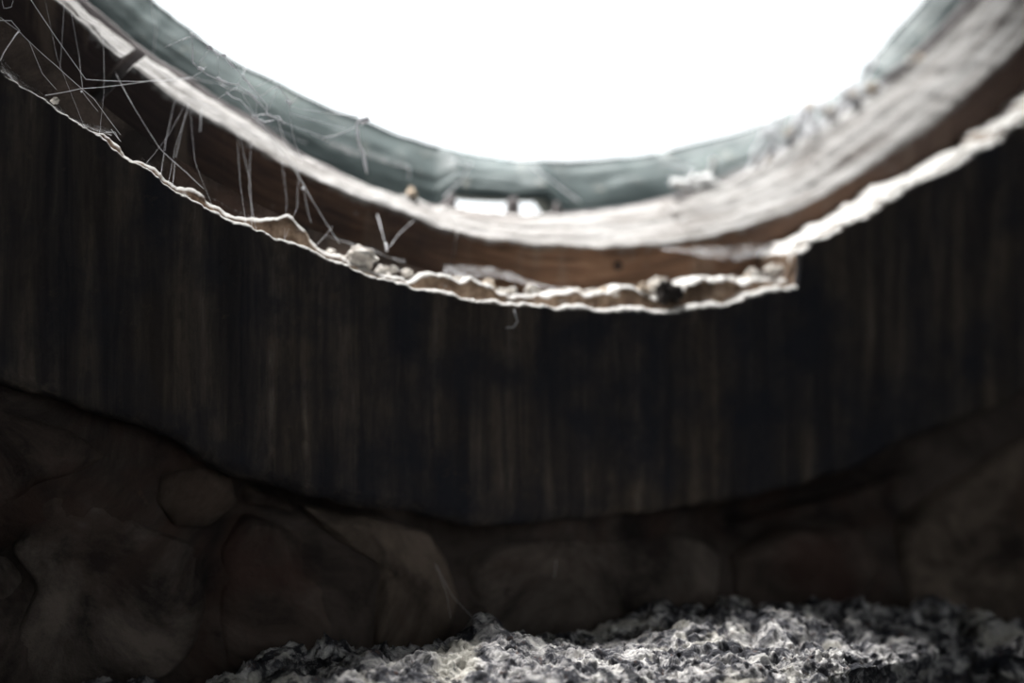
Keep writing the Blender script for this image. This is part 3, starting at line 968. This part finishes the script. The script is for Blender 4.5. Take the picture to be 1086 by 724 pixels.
w10 = web(470, 608, -0.01, 'faint thin threads over the dark masonry above the stone ledge', 'cobwebs over the masonry')
strand(w10, [(462, 598, .006), (480, 632, .0), (508, 661, -.005)], 0.00010)
strand(w10, [(462, 598, .006), (474, 630, .0), (478, 655, -.004)], 0.00009)
strand(w10, [(590, 594, .006), (588, 612, .002)], 0.00012, 0.0002)

w11 = web(545, 345, -0.001, 'short curled thread dangling from the lip at centre', 'cobwebs over the masonry')
strand(w11, [(545, 328, -.001), (549, 340, -.002), (545, 347, -.002), (537, 347, -.001)], 0.00030, 0.0003, lumps=.6, seed=2)

w12 = web(210, 205, 0.004, 'faint fine threads between dark lip and white frame edge at left')
for i in range(10):
    x0 = rnd.uniform(60, 340)
    x1 = x0 + rnd.uniform(-50, 60)
    ya = float(np.interp(x1, [p[0] for p in WOOD_A], [p[1] for p in WOOD_A]))
    strand(w12, [(x0, lip_y(x0) - 3, .003), ((x0 + x1) / 2 + rnd.uniform(-8, 8), (lip_y(x0) + ya) / 2, .018), (x1, ya, .035)], rnd.uniform(0.00004, 0.00008), 0.0001, seed=600 + i)

# dusty sheets of web lying along the lip and in front of the teal ring
def sheet(root, top, bot, t0, t1, seed, nv=12):
    """thin sagging sheet of web between two edges given as photo-outline points"""
    n = 60
    def res(p):
        p = np.array(p, float)
        d = np.concatenate([[0], np.cumsum(np.hypot(*np.diff(p, axis=0).T))])
        q = np.linspace(0, d[-1], n)
        return np.stack([np.interp(q, d, p[:, 0]), np.interp(q, d, p[:, 1])], -1)
    a, b = res(top), res(bot)
    rows = []
    for k in np.linspace(0, 1, nv):
        c = a * (1 - k) + b * k
        t = t0 * (1 - k) + t1 * k
        pts = np.array([W(x, y, t) for x, y in c])
        pts += 0.0016 * fbm(pts, 90, 4, seed)[:, None] * np.array([0.2, 1, 0.8])
        rows.append(pts)
    v = np.stack(rows)
    v2 = v + np.array([0, 0.00012, 0.00005])
    m = nv * n
    f = grid_faces(nv, n)
    return mesh_obj('web_sheet', local(v.reshape(-1, 3), root), f, M_SHEET, root)

s1 = web(20, 80, 0.008, 'hazy dusty web sheet along the far left lip')
sheet(s1, [(2, 58), (30, 84), (70, 116), (120, 138)], [(2, 74), (30, 98), (66, 122), (118, 144)], 0.022, 0.010, 1)
s2 = web(230, 215, 0.012, 'hazy dusty web sheet along the lip at left of centre')
sheet(s2, [(150, 158), (215, 196), (290, 232), (360, 256), (430, 275)], [(150, 168), (215, 206), (290, 243), (360, 268), (430, 286)], 0.024, 0.018, 2)
s3 = web(390, 172, 0.062, 'hazy web sheet slung across the teal ring at left')
sheet(s3, [(342, 150), (375, 156), (410, 166), (433, 176)], [(342, 156), (375, 163), (410, 174), (433, 181)], 0.062, 0.060, 3)
s4 = web(500, 285, 0.020, 'hazy web sheet at the foot of the brown frame at centre')
sheet(s4, [(470, 282), (520, 284), (560, 296), (600, 306)], [(470, 290), (520, 294), (560, 304), (600, 311)], 0.030, 0.022, 4)
s5 = web(790, 270, 0.030, 'dusty web sheet beside the broken lip at right')
sheet(s5, [(700, 262), (760, 262), (820, 256)], [(706, 266), (770, 276), (830, 266)], 0.034, 0.026, 5)

# ------------------------------------------------------------------ the dark room behind the camera and the ground outside
def box(name, u0, u1, t0, t1, z0, z1, mat):
    c = []
    for t_ in (t0, t1):
        for z_ in (z0, z1):
            for u_ in (u0, u1):
                c.append(uvw(np.array(u_), np.array(t_), np.array(z_)))
    f = [[0, 1, 3, 2], [4, 6, 7, 5], [0, 4, 5, 1], [2, 3, 7, 6], [0, 2, 6, 4], [1, 5, 7, 3]]
    return structure(mesh_obj(name, c, f, mat, None, False))

TB = -2.6
box('floor', HU0, HU1, TB, 0.17, ZF - 0.1, ZF, M_ROOM)
box('ceiling', HU0, HU1, TB, 0.17, ZC, ZC + 0.1, M_ROOM)
box('wall_left', HU0 - 0.1, HU0, TB, 0.17, ZF - 0.1, ZC + 0.1, M_ROOM)
box('wall_right', HU1, HU1 + 0.1, TB, 0.17, ZF - 0.1, ZC + 0.1, M_ROOM)
def back_wall():
    # unseen back wall; its unglazed opening is added and sized for faint room daylight
    ua, ub, za, zb = -0.50, 0.80, 0.0, 1.30
    rects = [(HU0 - 0.1, HU1 + 0.1), (ua, ub)], [(ZF - 0.1, ZC + 0.1), (za, zb)]
    v, f = [], []
    for t_ in (TB - 0.1, TB):
        for (x0, x1), (y0, y1) in zip(*rects):
            for x, y in ((x0, y0), (x1, y0), (x1, y1), (x0, y1)):
                v.append(uvw(np.array(x), np.array(t_), np.array(y)))
    for j in range(4):
        k2 = (j + 1) % 4
        f += [[j, k2, 4 + k2, 4 + j], [8 + j, 12 + j, 12 + k2, 8 + k2], [4 + j, 4 + k2, 12 + k2, 12 + j], [j, 8 + j, 8 + k2, k2]]
    return structure(mesh_obj('wall_back', v, f, M_ROOM, None, False))
back_wall()
box('wall_plinth', -0.02, 0.56, -0.085, 0.0, ZF, -0.26, M_ROOM)
box('ground', -30, 30, 0.17, 60, -1.6, -1.5, M_GROUND)
